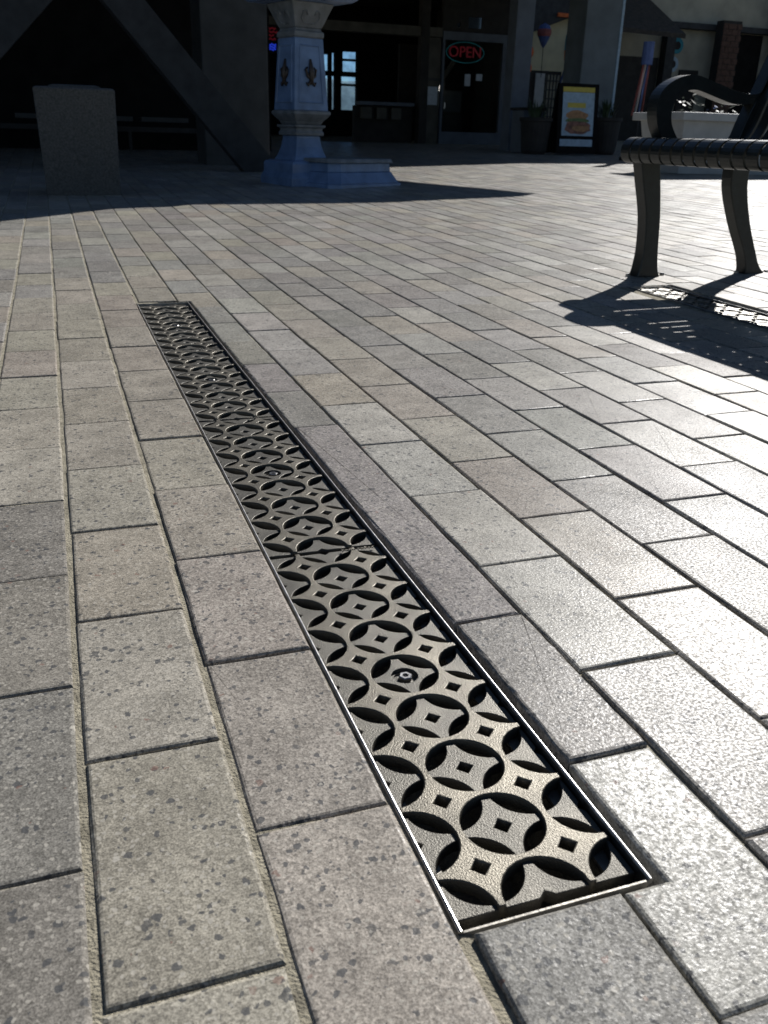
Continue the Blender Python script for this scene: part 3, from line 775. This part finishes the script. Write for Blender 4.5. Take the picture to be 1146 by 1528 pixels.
# ------------------------------------------------------------------ things on the porch
def at(x, y): return (x, y, hz(x, y))
sg = empty('sandwich_board', at(7.56, 12.6), R(-6), label='black sandwich board sign with yellow-topped food poster beside the grey column', cat='sign')
tl = .12
def board(u0, u1, w0, w1, off): # points on the leaning front board; w runs up the board
    return [(u, -.19 + w * tl - off, w * .99) for w in (w0, w1) for u in (u0, u1)]
def panel(name, u0, u1, w0, w1, m, off, th=.012, parent=None):
    a = board(u0, u1, w0, w1, off); b = [(x, y + th, z) for x, y, z in a]
    return MB().add(a + b, [(0, 1, 3, 2), (4, 6, 7, 5), (0, 4, 5, 1), (2, 3, 7, 6), (0, 2, 6, 4), (1, 5, 7, 3)]).build(name, m, parent or sg)
fb = panel('front_board', -.33, .33, .02, 1.02, M['black_wall'], 0, .02)
for nm, u0, u1, w0, w1, m in (('poster_header', -.26, .26, .90, .97, M['yellow']), ('poster_sheet', -.26, .26, .28, .895, M['poster_blue']), ('poster_footer', -.28, .26, .13, .23, M['poster_blue'])):
    panel(nm, u0, u1, w0, w1, m, .004, .003, fb)
panel('poster_band', -.18, .12, .68, .75, M['yellow'], .0075, .003, fb)
def blob(name, cu_, cw_, ru, rw, m, off, seed):
    rnd = random.Random(seed); a = []
    for k in range(18):
        t = k * math.pi / 9; q = rnd.uniform(.9, 1.08); u = cu_ + ru * q * math.cos(t); w_ = cw_ + rw * q * math.sin(t)
        a.append((u, -.19 + w_ * tl - off, w_ * .99))
    b = [(x, y + .002, z) for x, y, z in a]
    MB().add(a + b, [tuple(range(18))[::-1], tuple(range(18, 36))] + [(k, (k + 1) % 18, 18 + (k + 1) % 18, 18 + k) for k in range(18)]).build(name, m, fb)
bun = mat('poster_bun', (.38, .20, .09), .6, 0, .3, 25); lettuce = mat('poster_lettuce', (.12, .17, .06), .6, 0, .4, 40)
blob('poster_print', 0, .40, .22, .10, M['poster_food'], .0072, 1)
blob('poster_print', -.02, .57, .18, .075, bun, .0074, 2)
blob('poster_print', -.01, .50, .20, .035, lettuce, .0098, 3)
blob('poster_print', .0, .455, .19, .035, M['poster_food'], .0122, 4)
blob('poster_print', .05, .39, .14, .05, bun, .0122, 5)
MB().add([(-.33, .24, .02), (.33, .24, .02), (.33, .0 - .03, 1.0), (-.33, -.03, 1.0), (-.33, .26, .02), (.33, .26, .02), (.33, -.01, 1.01), (-.33, -.01, 1.01)],
         [(0, 1, 2, 3), (7, 6, 5, 4), (0, 4, 5, 1), (1, 5, 6, 2), (2, 6, 7, 3), (3, 7, 4, 0)]).build('rear_board', M['black_wall'], sg)

def planter(x, y, hh, label):
    p = empty('potted_plant', at(x, y), label=label, cat='potted plant')
    MB().lathe([(.17, 0), (.2, .05), (.24, hh - .06), (.26, hh - .05), (.26, hh), (.22, hh), (.2, hh - .04)], 20).build('pot', M['shop_dark'], p, smooth=False)
    rnd = random.Random(int(x * 100)); mb = MB()
    for i in range(46):
        a = rnd.uniform(0, 6.28); r0 = rnd.uniform(0, .13); ln = rnd.uniform(.16, .36); lean = rnd.uniform(.05, .3); wv = rnd.uniform(.012, .02)
        b0 = Vector((r0 * math.cos(a), r0 * math.sin(a), hh - .03)); d = Vector((math.cos(a) * lean, math.sin(a) * lean, 1)).normalized(); sdv = Vector((-math.sin(a), math.cos(a), 0)) * wv
        m1 = b0 + d * ln * .5; t1 = b0 + d * ln + Vector((math.cos(a), math.sin(a), -.3)) * ln * .18
        mb.add([b0 - sdv * .5, b0 + sdv * .5, m1 + sdv, t1, m1 - sdv], [(0, 1, 2, 4), (4, 2, 3)])
    mb.build('foliage', M['leaf'], p)
planter(6.98, 12.75, .52, 'dark round pot with spiky plant left of the sandwich board')
planter(8.35, 12.95, .55, 'dark round pot with spiky plant right of the sandwich board')
bx = empty('porch_planter', at(7.22, 13.3), label='dark square planter box at the foot of the blue-grey porch pillar', cat='planter')
MB().box(-.28, .1, -.2, .2, 0, .62, .01).build('box', M['shop_frame'], bx); MB().box(-.31, .13, -.23, .23, .62, .66, .008).build('rim', M['shop_dark'], bx)

wp = empty('white_planter', at(6.66, 8.3), R(2), label='low pale planter box with flat rim seen through the bench armrest', cat='planter')
def tapered(x0, x1, t, z0, z1, y0, y1):
    return MB().add([(x0 + t, y0 + t, z0), (x1 - t, y0 + t, z0), (x1 - t, y1 - t, z0), (x0 + t, y1 - t, z0), (x0, y0, z1), (x1, y0, z1), (x1, y1, z1), (x0, y1, z1)],
                    [(3, 2, 1, 0), (4, 5, 6, 7), (0, 1, 5, 4), (1, 2, 6, 5), (2, 3, 7, 6), (3, 0, 4, 7)])
tapered(-.5, 2.6, .08, .0, .53, -.3, .45).build('box', M['white'], wp)
MB().box(-.57, 2.67, -.37, .52, .53, .61, .008).build('rim', M['white'], wp)
rnd = random.Random(5)
mb = MB(); mbl = MB()
for i in range(150):
    x = rnd.uniform(-.4, 2.4); y = rnd.uniform(-.1, .3); z = .61 + rnd.uniform(-.02, .2); s_ = rnd.uniform(.015, .04); a = rnd.uniform(0, 6.28)
    tgt = mbl if (.0 < x < .35 and i % 2) else mb
    u = Vector((math.cos(a), math.sin(a), rnd.uniform(-.5, .8))) * s_; q = Vector((-math.sin(a), math.cos(a), rnd.uniform(-.4, .4))) * s_ * .6; c = Vector((x, y, z))
    tgt.add([c - u, c + q, c + u, c - q], [(0, 1, 2, 3)])
mb.build('foliage', M['leaf'], wp); mbl.build('flowers', M['blue'], wp)

# ------------------------------------------------------------------ cream shop behind, seen between the columns
cs = empty('cream_shop', (13, 21, hz(13, 21)), label='cream stuccoed shop beyond the porch with barred window and dark doorway', cat='building')
CO = Vector((-13, -21, -hz(13, 21)))
def cpart(name, mb, m, parent=None):
    me = mb.mesh(name)
    for q in me.vertices: q.co += CO
    return link(name, me, m, parent or cs)
cpart('wall', MB().box(9.3, 12.3, 21, 21.3, 0, 8.4), M['cream'])  # unseen upper height added to keep sun off the porch ground
cpart('wall', MB().box(12.6, 26, 22.5, 22.8, 0, 11), M['cream2'])  # height beyond view raised to block a sunlit patch by the door
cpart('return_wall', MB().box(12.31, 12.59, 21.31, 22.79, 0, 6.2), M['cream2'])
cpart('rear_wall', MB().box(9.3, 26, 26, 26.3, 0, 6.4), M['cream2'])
cpart('roof', MB().box(9.3, 26, 22.81, 25.99, 6.2, 6.4), M['tile'])
d_ = cpart('doorway', MB().box(10.75, 11.98, 20.95, 20.995, .2, 1.98), M['shop_dark'])  # dark sheet on the solid wall; the doorway's shade is put into its colour
cpart('door_panel', MB().box(11.25, 11.5, 20.9, 20.945, .3, 1.92), M['white'], d_)
for i in range(5): cpart('window_bar', MB().box(11.57 + i * .09, 11.59 + i * .09, 20.91, 20.945, .7, 1.92), M['pier'], d_)
for i in range(6): cpart('window_bar', MB().box(11.55, 11.96, 20.89, 20.908, .75 + i * .2, .775 + i * .2), M['pier'], d_)
cpart('window_sheet', MB().box(11.56, 11.95, 20.946, 20.949, .72, 1.9), M['cream2'], d_)
cpart('post', MB().box(12.34, 12.54, 20.7, 20.98, .2, 6.0), M['timber'])
lt = [(9.3, 2.5), (11.0, 2.78), (11.9, 3.12), (12.33, 3.18), (12.33, 6.1), (9.3, 6.1)]
cpart('lintel', MB().prism(lt, 20.7, 20.98), M['timber'])
cpart('neon_strip', MB().box(11.55, 12.0, 20.6, 20.66, 3.12, 3.2), M['orange'])
# right part: awning roof, dark panels coloured as the shade inside openings, brick pier
aw = MB().add([(13.3, 20.6, 3.0), (15.2, 20.6, 2.95), (15.2, 22.45, 3.95), (13.3, 22.45, 3.95), (13.3, 20.6, 2.9), (15.2, 20.6, 2.85), (15.2, 22.45, 3.85), (13.3, 22.45, 3.85)],
              [(0, 1, 2, 3), (7, 6, 5, 4), (0, 4, 5, 1), (1, 5, 6, 2), (2, 6, 7, 3), (3, 7, 4, 0)])
cpart('awning', aw, M['tile'])
cpart('fascia', MB().box(13.2, 21.5, 22.2, 22.45, 3.28, 3.42), M['timber'])
cpart('opening_shade_panel', MB().box(14.2, 15.75, 22.42, 22.48, .3, 2.55), M['shop_dark'])
cpart('post', MB().box(15.8, 16.08, 22.2, 22.45, .2, 3.27), M['timber'])
for x, z, m in ((16.32, 2.88, 'teal'), (16.24, 2.42, 'poster_blue')):
    pq = cpart('wall_disc', MB().tube([(x, 22.46, z), (x, 22.49, z)], .2, 16), M[m])
    cpart('disc_centre', MB().tube([(x, 22.44, z), (x, 22.459, z)], .1, 14), M['shop_dark'], pq)
cpart('opening_shade_panel', MB().box(16.5, 17.1, 22.42, 22.48, .3, 2.3), M['shop_dark'])
cpart('opening_shade_panel', MB().box(17.95, 19.1, 22.42, 22.48, .3, 3.26), M['black_wall'])
for x0, zt in ((17.3, 3.5), (19.2, 4.2)):
    pier = cpart('brick_pier', MB().box(x0, x0 + .6, 21.9, 22.19, .2, zt), M['shop_dark'])
    for r in range(int((zt - .25) / .14)):
        for q in range(3):
            xa = max(x0, x0 + (0 if r % 2 else -.14) + q * .285); xb = min(x0 + .6, x0 + (0 if r % 2 else -.14) + q * .285 + .272)
            if xb - xa > .04: cpart('brick', MB().box(xa + .004, xb, 21.87, 21.898, .22 + r * .14, .345 + r * .14), M['brick'], pier)

def lantern(x, y, z, label):
    o = empty('paper_lantern', (x, y, z), label=label, cat='lantern', group='orange lanterns hung outside the cream shop')
    MB().lathe([(.03, -.17), (.1, -.13), (.15, -.05), (.16, .02), (.13, .11), (.05, .17), (.03, .18)], 14).build('shade', M['orange'], o, smooth=True)
    MB().tube([(0, 0, .18), (0, 0, .42)], .008, 6).build('cord', M['timber'], o)
lantern(10.54, 20.1, 2.28, 'orange paper lantern, the upper of two by the blue-grey pillar')
lantern(10.52, 20.1, 1.95, 'orange paper lantern, the lower of two by the blue-grey pillar')
ks = empty('hanging_balloon', (10.95, 20.1, 2.68), label='small striped hot-air balloon spinner hung before the cream wall', cat='ornament')
MB().lathe([(.02, -.28), (.06, -.22), (.14, -.05), (.16, .07), (.12, .17), (.02, .22)], 10).build('balloon', M['blue'], ks)
MB().lathe([(.142, -.05), (.163, .0), (.163, .07), (.15, .1)], 10).build('stripe', M['red'], ks)
MB().tube([(0, 0, -.28), (.01, 0, -.9)], .008, 5).build('tail', M['timber'], ks)
ws = empty('fish_windsock', (11.64, 20.1, 2.58), label='teal and orange fish windsock hung beside the dark post', cat='windsock')
MB().lathe([(.10, .12), (.11, .0), (.11, -.2)], 10).build('head', M['teal'], ws); MB().lathe([(.108, -.2), (.1, -.36), (.08, -.5)], 10).build('body', M['orange'], ws)
for s_ in (-1, 1): MB().bar((s_ * .04, 0, -.48), (s_ * .10 - .06, 0, -.95), .05, .02).build('tail', M['blue'], ws)
wt = empty('tail_windsock', (12.06, 20.1, 2.45), label='long thin blue windsock hung against the grey column edge', cat='windsock')
MB().lathe([(.05, .3), (.05, .1), (.03, -.65)], 8).build('sleeve', M['blue'], wt)
fl = empty('feather_banner', at(7.66, 11.0), R(4), label='blue starred banner with red and white tails by the bench arm', cat='banner')
MB().tube([(0, .02, 0), (0, .02, 1.5)], .012, 6).build('pole', M['timber'], fl)
MB().lathe([(.075, 1.5), (.075, 1.22)], 10).build('canton', M['blue'], fl)
for i, (m, dx) in enumerate(((M['red'], -.05), (M['white'], -.02), (M['blue'], .015), (M['red'], .045))):
    MB().bar((dx, 0, 1.22), (dx * 1.7 - .06, 0, .58), .032, .008).build('tail', m, fl)
MB().lathe([(.22, 0), (.22, .05), (.03, .07)], 14).build('base', M['shop_dark'], fl)
